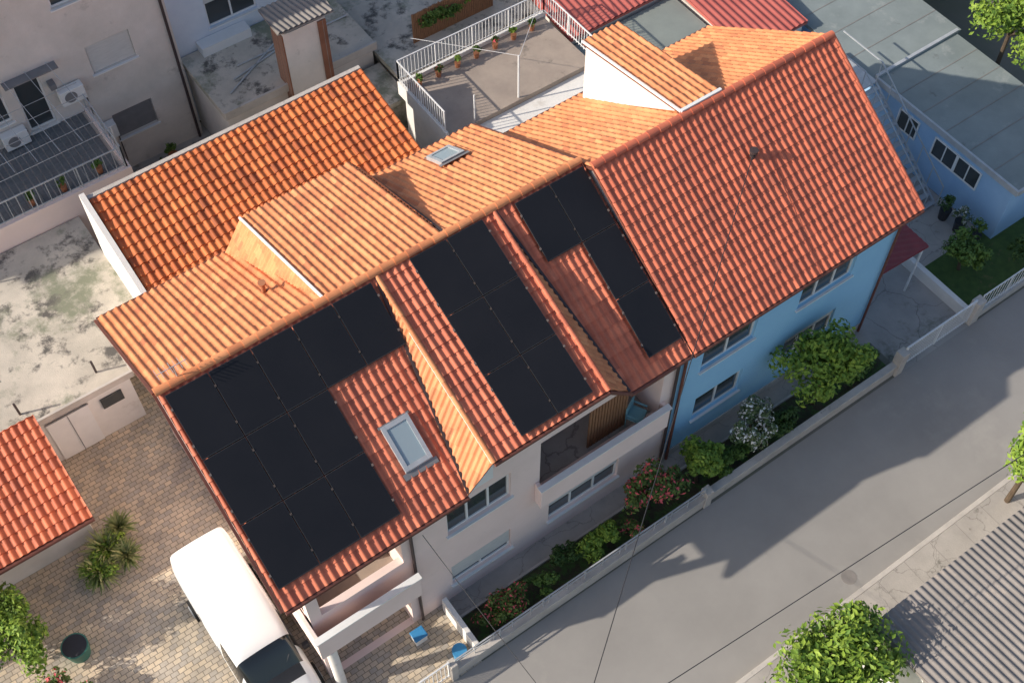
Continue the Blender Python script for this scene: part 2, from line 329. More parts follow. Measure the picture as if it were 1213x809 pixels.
# ================================================================== PINK HOUSE
H=E('pink_house')
RY,RZ,EY,EZ,BY=16.15,8.7,11.34,5.9,20.96
X0,X1=1.93,13.63
zf=lambda y:RZ-(RZ-EZ)/(RY-EY)*(RY-y)
zd=lambda y:RZ-(RZ-6.7)/(RY-EY)*(RY-y)
DL,DR,VL,VR=7.58,10.93,6.83,11.68
tiled('front_roof_a',[(X0,EY,EZ),(VL,EY,EZ),(DL,RY,RZ),(X0,RY,RZ)],T_FRONT_DIM,H)
tiled('front_roof_b',[(VR,EY,EZ),(X1,EY,EZ),(X1,RY,RZ),(DR,RY,RZ)],T_FRONT_DIM,H)
tiled('front_dormer_roof',[(DL,EY,6.7),(DR,EY,6.7),(DR,RY,RZ),(DL,RY,RZ)],T_FRONT_DIM,H)
tiled('dormer_cheek_a',[(DL,RY,RZ),(VL,EY,EZ),(DL,EY,6.7)],T_MAIN,H,deck=.03,mod=.15,amp=.022,step=.012)
tiled('dormer_cheek_b',[(DR,RY,RZ),(DR,EY,6.7),(VR,EY,EZ)],T_MAIN,H,deck=.03,mod=.15,amp=.022,step=.012)
RL,RR,WL,WR=6.25,9.55,5.65,10.2
tiled('rear_roof_a',[(X0,RY,RZ),(RL,RY,RZ),(WL,BY,EZ),(X0,BY,EZ)],T_MAIN,H)
tiled('rear_roof_b',[(RR,RY,RZ),(X1,RY,RZ),(X1,BY,EZ),(WR,BY,EZ)],T_MAIN,H)
tiled('rear_dormer_roof',[(RL,RY,RZ),(RR,RY,RZ),(RR,BY-.1,7.0),(RL,BY-.1,7.0)],T_MAIN,H)
tiled('rear_cheek_a',[(RL,RY,RZ),(RL,BY-.1,7.0),(WL,BY,EZ)],T_MAIN,H,deck=.03,mod=.15,amp=.022,step=.012)
tiled('rear_cheek_b',[(RR,RY,RZ),(WR,BY,EZ),(RR,BY-.1,7.0)],T_MAIN,H,deck=.03,mod=.15,amp=.022,step=.012)
caps('ridge_caps',(X0,RY,RZ+.06),(X1,RY,RZ+.06),T_MAIN,H)
caps('hip_caps_a',(DL,EY,6.76),(DL,RY-.1,RZ+.04),T_MAIN,H,r=.065)
caps('hip_caps_b',(DR,EY,6.76),(DR,RY-.1,RZ+.04),T_FRONT_DIM,H,r=.065)
mb=MB(); mb.beam((RL-.02,BY-.1,7.08),(RL-.02,RY,RZ+.08),.04); mb.make('rear_verge_trim',WHITE,H)
mb=MB(); mb.beam((DL-.05,EY,6.74),(DL-.05,EY+3.3,zd(EY+3.3)+.05),.022); mb.make('dormer_verge_trim',WHITE,H)
mb=MB()
for x in (X0-.05,X1+.0): 
    mb.beam((x,EY,EZ+.02),(x,RY,RZ+.02),.05); mb.beam((x,RY,RZ+.02),(x,BY,EZ+.02),.05)
mb.make('verge_trim',GUTTER,H)
mb=MB()
for a,b in [((VL+.03,EY,EZ+.075),(DL-.02,RY,RZ+.075)),((VR-.03,EY,EZ+.075),(DR+.02,RY,RZ+.075)),((WR-.03,BY,EZ+.075),(RR+.02,RY,RZ+.075))]:
    mb.beam(a,b,.05)
mb.make('valley_gutter',DARKP,H)
mb=MB()
mb.beam((X0,EY-.05,EZ-.03),(VL,EY-.05,EZ-.03),.065,8); mb.beam((VR,EY-.05,EZ-.03),(X1,EY-.05,EZ-.03),.065,8); mb.beam((DL,EY-.05,6.67),(DR,EY-.05,6.67),.06,8)
mb.beam((DR,EY-.05,6.67),(VR,EY-.05,EZ),.05,8)
mb.beam((X0,BY+.05,EZ-.03),(WL,BY+.05,EZ-.03),.06,8); mb.beam((WR,BY+.05,EZ-.03),(X1,BY+.05,EZ-.03),.06,8)
mb.make('gutter',GUTTER,H)
WY=11.6; LX=2.45; RX=13.58
ops=[(2.75,5.05,3.95,5.5),(2.75,5.05,.01,2.35),(6.35,8.25,3.85,5.1),(6.35,8.25,.85,1.95),(9.15,13.1,3.0,5.6),(9.5,11.9,.9,1.95)]
wallY('front_wall',LX,RX,0,6.0,WY,ops,PINK,H,.2)
MB().poly([(VL+.12,WY-.01,5.9),(VR-.12,WY-.01,5.9),(DR,WY-.01,6.66),(DL,WY-.01,6.66)]).make('dormer_wall',PINK,H)
MB().poly([(VL+.1,EY+.03,5.93),(DL,EY+.03,5.93),(DL,EY+.03,6.62)]).make('dormer_fascia',WHITE,H)
MB().poly([(LX,14.0,0),(LX,20.6,0),(LX,20.6,5.95),(LX,RY,8.55),(LX,14.0,7.3)]).poly([(LX,WY,5.5),(LX,14.0,5.5),(LX,14.0,7.3),(LX,WY,5.95)]).poly([(LX,WY,2.4),(LX,14,2.4),(LX,14,3.9),(LX,WY,3.9)]).poly([(LX,13.2,0),(LX,14,0),(LX,14,5.5),(LX,13.2,5.5)]).poly([(LX,WY,0),(LX,WY+.3,0),(LX,WY+.3,5.5),(LX,WY,5.5)]).make('left_wall',PINK,H)
MB().poly([(RX,WY,0),(RX,20.6,0),(RX,20.6,5.95),(RX,RY,8.55),(RX,WY,5.95)]).make('right_wall',PINK,H)
MB().poly([(LX,20.6,0),(RX,20.6,0),(RX,20.6,6),(LX,20.6,6)]).make('rear_wall',PINK,H)
MB().poly([(WL+.1,20.59,5.9),(WR-.1,20.59,5.9),(RR,20.59,6.9),(RL,20.59,6.9)]).make('rear_dormer_wall',PINK,H)
window(6.35,8.25,3.85,5.1,WY,H,3,.15); window(6.35,8.25,.85,1.95,WY,H,2,.75); window(9.5,11.9,.9,1.95,WY,H,3,.3)
def recess(x0,x1,z0,z1,y,d,parent,mat,floor=CONC2,left=True,y0=.19):
    MB().poly([(x0,y+d,z0),(x1,y+d,z0),(x1,y+d,z1),(x0,y+d,z1)]).make('recess_back',mat,parent)
    mb=MB().poly([(x1+.003,y+y0,z0),(x1+.003,y+d,z0),(x1+.003,y+d,z1),(x1+.003,y+y0,z1)])
    if left: mb.poly([(x0-.003,y+y0,z0),(x0-.003,y+d,z0),(x0-.003,y+d,z1),(x0-.003,y+y0,z1)])
    mb.make('recess_sides',mat,parent)
    MB().poly([(x0,y+.01,z0+.003),(x1,y+.01,z0+.003),(x1,y+d,z0+.003),(x0,y+d,z0+.003)]).make('recess_floor',floor,parent)
    MB().poly([(x0,y+.19,z1+.003),(x1,y+.19,z1+.003),(x1,y+d,z1+.003),(x0,y+d,z1+.003)]).make('recess_ceiling',mat,parent)
recess(9.15,13.1,2.85,5.6,WY,1.5,H,PINK,YARD)
MB().box(9.0,13.25,WY-.30,WY-.18,2.70,3.66).box(9.0,9.12,WY-.18,WY-.004,2.70,3.66).box(13.13,13.25,WY-.18,WY-.004,2.70,3.66).box(9.12,13.13,WY-.18,WY-.004,2.70,2.84).make('balcony_parapet',PINK,H,bevel=.015)
MB().box(8.97,13.28,WY-.33,WY-.15,3.664,3.70).make('parapet_cap',WHITE,H)
MB().box(9.4,10.3,WY+1.42,WY+1.48,2.9,5.0).make('balcony_door',GLASS,H)
mb=MB()
for i in range(13): mb.box(11.0+i*.1,11.07+i*.1,WY+.35,WY+.39,2.9,5.3)
mb.make('slatted_screen',WOOD,H)
recess(2.47,5.05,.0,2.35,WY,1.6,H,PINK,PAVE,left=False)
recess(2.47,5.05,3.0,5.5,WY,1.7,H,PINK,left=False)
MB().box(2.3,5.2,WY-.5,WY-.38,2.75,3.75).box(2.3,2.42,WY-.38,WY+1.6,2.75,3.75).box(2.42,5.2,WY-.38,WY-.004,2.7,2.9).make('porch_balcony',PINK,H,bevel=.015)
MB().box(2.27,5.23,WY-.53,WY-.35,3.754,3.79).make('porch_cap',WHITE,H)
MB().cyl(2.6,11.25,0,2.7,.14,n=20).make('porch_column',WHITEW,H)
MB().box(3.7,4.6,WY+1.52,WY+1.58,.02,2.1).make('porch_door',WOOD,H)
MB().box(4.1,4.9,WY+1.6,WY+1.66,3.1,5.1).make('balcony_door_b',WOOD,H)
mb=MB(); 
for x in (5.3,13.5): mb.beam((x,WY-.07,.05),(x,WY-.07,5.6),.045,8); mb.beam((x,WY-.07,5.6),(x,EY-.03,EZ-.08),.045,8)
mb.make('downpipe',DARKP,H)
def skylight(parent,x0,x1,ya,yb,z):
    mb=MB(); t=.05
    mb.slab(x0-t,x0+t,ya-t,yb+t,z,.16,.14).slab(x1-t,x1+t,ya-t,yb+t,z,.16,.14).slab(x0+t,x1-t,ya-t,ya+t,z,.158,.14).slab(x0+t,x1-t,yb-t,yb+t,z,.158,.14); mb.make('skylight_frame',METAL,parent)
    MB().slab(x0+t,x1-t,ya+t,yb-t,z,.13,.02).make('skylight_glass',SKYG,parent)
    MB().slab(x0-.14,x1+.14,min(ya,yb)-.18,min(ya,yb)-t,z,.1,.02).slab(x0-.1,x1+.1,max(ya,yb)+t,max(ya,yb)+.1,z,.1,.02).make('skylight_flashing',SHUTD,parent)
skylight(H,5.87,6.5,12.38,13.3,zf)
zr=lambda y:RZ-(RZ-EZ)/(BY-RY)*(y-RY)
skylight(H,11.65,12.3,19.55,20.25,lambda y:zr(y)+.05)
MB().cyl(5.45,17.96,7.5,8.0,.06).cyl(5.45,17.96,8.0,8.06,.1).make('roof_vent',TERRA,H)
def antenna(x,y,z,parent,s=1):
    mb=MB(); mb.beam((x,y,z-.6),(x,y,z+.3*s),.015,6); mb.beam((x-.5*s,y,z+.3*s),(x+.4*s,y,z+.3*s),.01)
    for i in range(7): xx=x-.5*s+i*.14*s; mb.beam((xx,y-.2*s,z+.3*s),(xx,y+.2*s,z+.3*s),.007)
    mb.make('tv_antenna',METAL,parent)
antenna(2.5,16.2,9.0,H,.8)
# ------------------------------------------------------------------ solar arrays
def array(cells,xs,pw,ytop,rp,zfun):
    o=MB();fr=MB();cl=MB()
    for c,r in cells:
        a=xs+c*pw; yb=ytop-r*rp; ya=yb-rp; g=.012
        fr.slab(a+g,a+pw-g,ya+g,yb-g,zfun,.165,.035)
        o.slab(a+g+.012,a+pw-g-.012,ya+g+.012,yb-g-.012,zfun,.168,.01)
        for dx in (.0,1.0):
            for t in (.22,.78): 
                yy=ya+rp*t; cl.slab(a+dx*pw-.024,a+dx*pw+.024,yy-.025,yy+.025,zfun,.177,.02)
        for t in (.22,.78): fr.slab(a,a+pw,ya+rp*t-.02,ya+rp*t+.02,zfun,.125,.05)
    root=E('solar_panel_array'); fr.make('panel_frames',PFRAME,root); o.make('panel_glass',PANEL,root); cl.make('clamps',CLIP,root)
array([(i,0) for i in range(5)]+[(i,j) for i in range(3) for j in (1,2)],2.04,1.066,15.97,1.427,zf)
array([(i,j) for i in range(2) for j in range(3)],8.44,1.05,16.0,1.523,zd)
array([(0,0),(1,0),(1,1),(1,2)],11.47,1.05,15.97,1.427,zf)
# ================================================================== BLUE HOUSE
B=E('blue_house')
bRY,bRZ,bEY,bEZ,bBY=15.71,8.85,11.30,5.9,20.13
bX0,bX1=13.67,21.8
zbr=lambda y:bRZ-(bRZ-bEZ)/(bBY-bRY)*(y-bRY)
tiled('front_roof',[(bX0,bEY,bEZ),(bX1,bEY,bEZ),(bX1,bRY,bRZ),(bX0,bRY,bRZ)],T_BLUE_DIM,B)
tiled('rear_roof',[(bX0,bRY,bRZ),(bX1,bRY,bRZ),(bX1,bBY,bEZ),(bX0,bBY,bEZ)],T_MAIN,B)
caps('ridge_caps',(bX0,bRY,bRZ+.06),(bX1,bRY,bRZ+.06),T_BLUE_DIM,B)
caps('verge_caps',(bX1,bEY,bEZ+.05),(bX1,bRY,bRZ+.05),T_BLUE_DIM,B,r=.07)
tiled('rear_dormer_roof',[(16.6,bRY+.15,8.95),(17.9,bRY+.15,8.95),(17.9,19.9,8.25),(16.6,19.9,8.25)],T_MAIN,B)
MB().poly([(16.65,bRY+.3,8.8),(16.65,19.8,8.2),(16.65,19.8,zbr(19.8))]).poly([(17.85,bRY+.3,8.8),(17.85,19.8,8.2),(17.85,19.8,zbr(19.8))]).poly([(16.65,19.8,8.2),(17.85,19.8,8.2),(17.85,19.8,6),(16.65,19.8,6)]).make('dormer_cheeks',WHITEW,B)
mb=MB(); mb.beam((16.58,bRY+.1,9.0),(16.58,19.9,8.3),.04); mb.beam((16.58,bRY+.1,9.0),(17.92,bRY+.1,9.0),.06); mb.make('dormer_trim',WHITE,B)
ops=[(14.45,16.35,4.0,5.2),(17.95,20.0,4.0,5.2),(14.55,16.3,1.35,2.5),(17.9,19.9,1.35,2.5)]
wallY('front_wall',13.62,21.55,0,5.9,WY,ops,BLUE,B,.18)
for i,o in enumerate(ops): window(*o,WY,B,3 if i%2 else 2,(.35,.2,.15,.3)[i])
MB().poly([(21.55,WY,0),(21.55,19.8,0),(21.55,19.8,6),(21.55,bRY,8.7),(21.55,WY,6)]).make('side_wall',BLUE,B)
MB().poly([(13.75,WY+.02,0),(13.75,19.8,0),(13.75,19.8,5.95),(13.75,bRY,8.65),(13.75,WY+.02,5.85)]).make('party_wall',WHITEW,B)
MB().poly([(13.75,19.8,0),(21.55,19.8,0),(21.55,19.8,6),(13.75,19.8,6)]).make('rear_wall',WHITEW,B)
MB().box(13.62,21.6,WY-.03,WY-.003,0,.35).make('plinth',CONCL,B)
mb=MB(); mb.beam((bX0,bEY-.05,bEZ-.03),(bX1,bEY-.05,bEZ-.03),.06,8); mb.beam((bX0,bBY+.05,bEZ-.03),(bX1,bBY+.05,bEZ-.03),.06,8); mb.beam((13.75,WY-.07,0),(13.75,WY-.07,5.7),.045,8); mb.beam((21.5,WY-.07,0),(21.5,WY-.07,5.7),.04,8); mb.make('gutter',GUTTER,B)
MB().cyl(17.8,14.2,7.6,8.15,.04).cyl(17.8,14.2,8.15,8.22,.12).cyl(17.8,14.2,8.0,8.06,.09).make('roof_mast',DARKP,B)
C=E('porch_canopy'); tiled('canopy_roof',[(21.65,11.7,2.5),(23.9,11.7,2.3),(23.9,13.2,2.35),(21.65,13.2,2.55)],CANOPY,C,mod=.2,amp=.02,corr=True,deck=.04,deckmat=CANOPY)
MB().beam((23.8,11.8,0),(23.8,11.8,2.3),.04).beam((23.8,13.1,0),(23.8,13.1,2.3),.04).make('canopy_posts',WRAIL,C)
# ================================================================== BACK BUILDING
K=E('back_building')
zk=lambda y:4.9-(25.7-y)*.212
tiled('low_roof',[(3.6,21.2,zk(21.2)),(12.65,21.2,zk(21.2)),(12.65,25.7,4.9),(3.6,25.7,4.9)],T_BACK,K,mod=.235,course=.34,amp=.045,step=.035)
MB().box(3.66,12.6,21.3,25.6,0,3.8).make('walls',WHITEW,K)
MB().poly([(3.655,21.3,3.7),(3.655,25.6,3.7),(3.655,25.6,4.8),(3.655,21.3,3.9)]).make('gable_wall',WHITEW,K)
MB().box(3.40,3.58,21.2,25.9,0,3.0).make('parapet_wall',WHITEW,K)
MB().add([(3.41,21.2,3),(3.57,21.2,3),(3.57,25.9,3),(3.41,25.9,3),(3.41,21.2,4.1),(3.57,21.2,4.1),(3.57,25.9,5.1),(3.41,25.9,5.1)],[(0,1,2,3),(4,5,6,7),(0,1,5,4),(1,2,6,5),(2,3,7,6),(3,0,4,7)]).make('parapet_wall_top',WHITEW,K)
MB().box(3.6,12.65,25.72,25.86,0,4.98).make('rear_parapet',CONCL,K)
antenna(3.9,21.6,4.7,K,.8)
# ================================================================== LEFT FLAT-ROOFED GARAGE + TILE SHED
G=E('flat_roof_garage')
MB().box(-14,2.2,21.6,27.7,2.2,2.4).make('flat_roof',CONC,G)
MB().box(2.2,3.4,23.2,27.7,2.2,2.398).make('flat_roof_side',CONC,G)
MB().box(-14,2.1,21.7,27.6,0,2.198).box(2.1,3.3,23.3,27.6,0,2.198).make('garage_wall',WHITEW,G)
MB().box(-14,2.24,21.52,21.6,2.25,2.5).box(2.2,2.28,21.6,23.2,2.25,2.5).make('roof_edge',CONCL,G)
MB().box(-.5,.75,21.64,21.695,.05,1.95).make('garage_gate',WHITE,G)
MB().box(.12,.14,21.625,21.64,.05,1.95).box(-.52,.78,21.63,21.65,1.95,2.0).make('gate_seam',SHUTD,G)
MB().box(1.1,1.75,21.64,21.69,1.35,1.8).make('garage_window',GLASS,G)
MB().cyl(-.9,22.1,2.4,2.95,.035,n=8).cyl(1.4,22.15,2.4,2.95,.035,n=8).make('roof_posts',DARKP,G)
S=E('tile_roof_shed')
tiled('shed_roof',[(-9,18.25,2.1),(-.6,18.25,2.1),(-.6,21.45,2.95),(-9,21.45,2.95)],T_SHED,S,mod=.22,amp=.045,step=.035)
MB().box(-8.9,-.8,18.9,21.4,0,2.15).make('shed_walls',DIRTYW,S)
MB().beam((-9,18.2,2.07),(-.6,18.2,2.07),.07,8).make('shed_gutter',GUTTER,S)
# ================================================================== TOP-LEFT NEIGHBOUR
N1=E('neighbour_apartment_house')
ops=[(6.0,7.45,4.35,5.45),(6.05,7.45,1.4,2.5),(3.55,4.4,3.25,5.35),(2.2,3.2,4.0,5.3),(5.5,6.7,7.2,8.4),(2.6,3.8,7.2,8.4),(-1.5,0,4,5.3)]
wallY('facade',-12,8.8,0,9.5,30.9,ops,DIRTYW,N1,.18)
for i,o in enumerate(ops): window(*o,30.9,N1,1 if i==2 else 2,(.98,.98,.0,.3,.6,.6,.4)[i],SHUTD if i==1 else SHUT)
MB().poly([(8.8,30.9,0),(8.8,42,0),(8.8,42,9.5),(8.8,30.9,9.5)]).make('side_wall',DIRTYW,N1)
MB().box(-12.2,9.0,30.6,42,9.503,9.7).make('roof_slab',CONC,N1)
MB().beam((8.65,30.82,0),(8.65,30.82,9.4),.05,8).make('downpipe',DARKP,N1)
def ac(x,z,parent,y=30.9):
    MB().box(x-.4,x+.4,y-.36,y-.06,z,z+.55).make('air_conditioner_body',WHITE,parent,bevel=.02)
    MB().beam((x-.08,y-.362,z+.28),(x-.08,y-.372,z+.28),.2,20).make('air_conditioner_fan',SHUTD,parent)
    MB().beam((x+.42,y-.2,z+.3),(x+.42,y-.02,z+.3),.02,6).beam((x+.42,y-.03,z+.3),(x+.42,y-.03,z-1.5),.02,6).make('air_conditioner_pipe',DARKP,parent)
ac(5.1,3.95,N1); ac(3.0,3.25,N1); ac(5.62,1.9,N1)
MB().box(4.55,4.75,30.6,30.88,4.7,4.9).box(3.3,5.0,30.55,30.88,5.45,5.5).make('door_awning',SHUTD,N1)
TE=E('neighbour_terrace')
MB().box(-12,5.3,27.95,30.88,2.95,3.15).make('terrace_slab',CONCL,TE)
mb=MB()
for i in range(44): mb.box(-4+i*.21,-4+i*.21+.16,28.0,30.86,3.152,3.185)
mb.make('decking',DECK,TE)
MB().box(-12,5.3,27.75,27.95,0,3.3).box(5.3,5.45,27.75,30.88,0,3.3).make('terrace_wall',PINK,TE)
railing('terrace_railing',[(-12,27.85,3.3),(5.35,27.85,3.3),(5.38,30.8,3.3)],.85,METAL,TE,sp=.3)
mb=MB()
for i in range(9): mb.beam((-.5+i*.7,27.85,5.0),(-.7+i*.68,30.85,5.6),.011,4)
for i in range(5): mb.beam((-3,28+i*.6,4.7),(5.3,28+i*.6,4.8),.010,4)
for x in (-3,5.3): mb.beam((x,27.85,3.3),(x,27.85,5.05),.03)
mb.make('pergola_wires',METAL,TE)
def chair(x,y,z,name,mat,rot=0):
    c,s=math.cos(rot),math.sin(rot)
    b=MB().box(-.24,.24,-.22,.22,.4,.44).box(-.24,.24,.18,.22,.44,.9).box(-.27,-.23,-.2,.2,.6,.63).box(.23,.27,-.2,.2,.6,.63)
    for dx in(-.22,.22):
        for dy in(-.2,.2): b.beam((dx,dy,0),(dx,dy,.42),.02)
    b.v=[(x+c*p[0]-s*p[1],y+s*p[0]+c*p[1],z+p[2]) for p in b.v]
    return b.make(name,mat,None)
chair(12.55,WY+.25,2.86,'balcony_chair',TEAL,.5)
chair(1.2,29.6,3.19,'terrace_chair',PLAST,.3); chair(0.2,29.9,3.19,'terrace_chair',PLAST,-.8); chair(6.3,28.9,.01,'garden_chair',PLAST,1)
for i in range(9): potted(5.8+random.random()*2.6,27.2+random.random()*3.3,.01,.16+.1*random.random(),.5+.5*random.random(),(LEAF2,LEAF3)[i%2],(TERRA,PLAST)[i%2],60+i)
for i,(x,y) in enumerate(((2.4,28.2),(3.4,28.15),(4.6,28.2))): potted(x,y,3.19,.14,.5,LEAF2,TERRA,80+i)
# ------------------------------------------------------------------ middle top
F=E('concrete_outbuilding')
MB().box(8.9,14.6,28.3,31.45,2.75,3.0).make('rough_flat_roof',CONC,F)
MB().box(9,14.5,28.4,31.4,0,2.748).make('outbuilding_walls',DIRTYW,F)
MB().box(14.62,20.5,26.9,33.5,2.3,2.5).box(14.7,20.4,27,33.4,0,2.298).make('rough_flat_roof_b',CONC,F)
MB().box(12.8,14.6,26.3,28.2,2.0,2.2).box(12.9,14.5,26.4,28.1,0,1.998).make('rough_flat_roof_c',CONC,F)
MB().box(8.9,14.6,28.22,28.3,2.8,3.12).make('roof_kerb',CONCL,F)
mb=MB(); 
for i in range(3): mb.beam((9.5+i*.4,29+i*.5,3.04),(12.5+i,30.6-i*.3,3.04),.03,6)
mb.make('roof_pipes',METAL,F)
N2=E('pale_blue_house')
wallY('facade',8.95,16.5,0,9,31.5,[(10.2,12.0,3.6,4.9)],PALEB,N2,.15); window(10.2,12.0,3.6,4.9,31.5,N2,2,.3)
MB().box(8.9,16.6,31.3,40,9.003,9.2).make('roof_slab',CONC,N2); MB().poly([(16.5,31.5,0),(16.5,40,0),(16.5,40,9),(16.5,31.5,9)]).make('side_wall',PALEB,N2)
MB().box(9.6,11.4,31.0,31.48,3.0,3.35).make('window_box',WHITE,N2)
CH=E('wide_chimney')
MB().box(11.25,12.75,27.95,28.75,2.0,5.35).make('chimney_stack',DIRTYW,CH)
MB().box(11.2,11.246,27.97,28.73,2.0,5.3).make('chimney_brick_side',BRICK,CH)
MB().box(12.45,12.745,27.9,27.946,2.0,5.3).make('chimney_brick_front',BRICK,CH)
mb=MB()
for x in (11.35,12.65):
    for y in (28.05,28.65): mb.beam((x,y,5.35),(x,y,5.65),.07)
mb.make('lid_posts',BRICK,CH)
tiled('chimney_lid',[(11.0,27.75,5.65),(13.0,27.75,5.6),(13.0,28.95,5.72),(11.0,28.95,5.77)],CORR,CH,mod=.18,amp=.05,corr=True,deck=.03,deckmat=CORR)
mb=MB()
for i in range(44): mb.box(15.9+i*.075,15.96+i*.075,28,28.04,2.5,3.7+.06*random.random())
mb.make('slatted_garden_screen',WOOD)
plant('ivy',(16.9,27.9,3.2),(1.0,.15,.5),700,.07,LEAF2,3,12,trunk=False)
plant('ivy',(18.6,27.95,3.4),(.9,.2,.5),600,.07,LEAF1,4,12,trunk=False)
# ------------------------------------------------------------------ terrace with white railing
R2=E('railed_terrace')
MB().box(14.1,19.8,23.2,25.9,3.0,3.2).make('terrace_floor',CONC2,R2)
MB().box(14.15,19.7,21.3,25.8,0,2.998).make('terrace_walls',WHITEW,R2)
MB().box(14.0,14.1,23.15,25.95,2.9,3.45).box(14.1,19.9,25.9,26.0,2.9,3.35).make('terrace_kerb',WHITEW,R2)
railing('railing',[(14.05,23.25,3.45),(14.05,25.95,3.45),(19.85,25.95,3.35),(19.85,23.2,3.35)],.85,WRAIL,R2,sp=.13)
MB().box(15.6,19.6,21.0,23.18,2.75,2.87).make('lean_to_roof',BITU,R2)
MB().box(14.2,15.6,21.2,23.18,2.5,2.6).make('landing',CONC,R2)
mb=MB(); mb.beam((16.9,23.3,3.2),(16.9,23.3,5.0),.03); mb.beam((15.2,23.3,3.2),(15.2,23.3,4.3),.025); mb.beam((16.9,23.3,5.0),(14.6,25.9,5.0),.008); mb.beam((16.9,23.3,4.9),(19.8,25.9,4.4),.008)
mb.make('terrace_poles',WRAIL,R2)
for i in range(7): potted(14.6+i*.75,25.6,3.2,.13,.45,(LEAF2,LROSE,LEAF1)[i%3],TERRA,100+i,160)
Q=E('rear_outbuildings')
tiled('red_roof',[(20.0,24.6,3.0),(24.5,24.6,3.0),(24.5,27.4,3.3),(20.0,27.4,3.3)],CORRR,Q,mod=.25,amp=.05,corr=True,deckmat=CORRR)
MB().box(20.1,24.4,24.7,27.3,0,2.9).box(20.0,24.3,20.6,24.5,0,2.6).make('outbuilding_walls',DIRTYW,Q)
MB().box(19.9,24.4,20.5,24.55,2.6,2.75).make('flat_roof',BITU2,Q)
tiled('red_roof_b',[(24.5,20.8,2.8),(27.3,20.8,2.8),(27.3,27,3.2),(24.5,27,3.2)],CORRR,Q,mod=.25,amp=.05,corr=True,deckmat=CORRR)
MB().box(24.6,27.2,20.9,26.9,0,2.7).make('outbuilding_walls_b',DIRTYW,Q)
MB().box(20,34,27.6,40,0,3.4).make('long_outbuilding',DIRTYW,Q)
# ================================================================== RIGHT GARAGE
GR=E('blue_garage')
mb=MB(); mb.box(27.45,31.2,11.5,17.6,2.5,2.62); mb.make('garage_roof',BITU,GR)
MB().box(27.45,31.6,17.65,27.4,2.36,2.5).make('garage_roof_b',BITU,GR)
mb=MB()
for i in range(1,6): mb.box(27.47,31.18,11.5+i*1.02-.012,11.5+i*1.02+.012,2.622,2.63)
for i in range(1,8): mb.box(27.47,31.58,17.65+i*1.2-.012,17.65+i*1.2+.012,2.502,2.51)
mb.make('roof_seams',CORR,GR)
MB().box(27.42,27.5,11.45,17.6,2.44,2.66).box(27.5,31.2,11.42,11.5,2.44,2.66).box(27.45,31.3,17.55,17.66,2.5,2.72).make('roof_edge',METAL,GR)
wx=27.62
MB().box(wx,31.1,11.65,27.2,0,2.35).box(wx+.0,31.1,11.65,17.5,2.351,2.498).make('garage_walls',GARB,GR)
mb=MB();gl=MB()
for y0,y1 in((12.9,13.8),(13.9,14.8),(15.6,16.4)):
    gl.box(wx-.02,wx-.004,y0,y1,1.35,2.05); mb.box(wx-.05,wx-.003,y0-.05,y0,1.3,2.1).box(wx-.05,wx-.003,y1,y1+.05,1.3,2.1).box(wx-.045,wx-.003,y0,y1,1.3,1.35).box(wx-.045,wx-.003,y0,y1,2.05,2.1).box(wx-.045,wx-.003,(y0+y1)/2-.02,(y0+y1)/2+.02,1.35,2.05)
gl.make('window_glass',GLASS,GR); mb.make('window_frame',WHITE,GR)
tiled('light_roof',[(31.7,19.5,2.9),(38,19.5,2.9),(38,26,3.2),(31.7,26,3.2)],CORRW,GR,mod=.25,amp=.05,corr=True,deckmat=CORRW)
ST=E('steel_staircase'); mb=MB()
for x in (26.45,27.2):
    mb.beam((x,13.7,.0),(x,17.4,2.7),.05); mb.beam((x,13.7,.95),(x,17.4,3.6),.025); mb.beam((x,17.4,3.6),(x,19.2,3.6),.025)
    for i in range(7): t=i/6; mb.beam((x,13.7+3.7*t,2.7*t),(x,13.7+3.7*t,.95+2.65*t),.02)
for i in range(14): t=(i+.5)/14; mb.box(26.47,27.18,13.7+3.7*t-.09,13.7+3.7*t+.09,2.7*t-.02,2.7*t+.01)
mb.box(26.4,27.25,17.4,19.2,2.68,2.74); mb.make('stair',METAL,ST)
for i,y in enumerate((11.9,12.55,13.2)): potted(27.0,y,0,.25,1.05,(LEAF2,LWHITE,LEAF3)[i],PLAST,20+i,350)
for i in range(6): potted(22.2+random.random()*3.5,14.6+random.random()*3,0,.2,.8,(LEAF2,LEAF3)[i%2],(TERRA,PLAST)[i%2],120+i,220)
r=E('storage_crate'); MB().box(25.4,26.0,16.2,16.8,0,.45).make('crate_body',YELP,r,bevel=.02); MB().box(25.38,26.02,16.18,16.82,.452,.5).make('crate_lid',PLAST,r,bevel=.02)
# ================================================================== STREET WALLS, GATES
W1=E('street_wall')
MB().box(5.1,13.6,9.7,9.86,0,.55).box(13.85,21.2,9.74,9.9,0,.5).make('low_wall',CONCL,W1,bevel=.01)
MB().box(5.08,13.6,9.67,9.89,.553,.6).box(13.85,21.2,9.71,9.93,.503,.55).make('wall_coping',CONCL,W1,bevel=.01)
MB().box(13.6,13.85,9.65,9.92,0,.85).box(21.2,21.5,9.65,9.95,0,1.1).box(24.45,24.8,9.65,9.95,0,1.1).box(5.0,5.2,9.65,9.9,0,1.0).make('wall_piers',CONCL,W1,bevel=.015)
railing('wall_railing',[(5.2,9.78,.6),(13.6,9.78,.6)],.45,METAL,W1,sp=.6,post=1.5,rails=(.25,))
railing('sliding_gate',[(21.5,9.8,.1),(24.45,9.8,.1)],1.1,WRAIL,None,sp=.09,top=.035)
railing('boundary_fence',[(24.8,9.8,.3),(34,9.8,.3)],.9,WRAIL,None,sp=.16)
MB().box(24.8,34,9.72,9.88,0,.3).make('boundary_wall',CONCL)
MB().box(24.5,24.68,9.95,12.7,0,.45).make('driveway_wall',WHITEW)
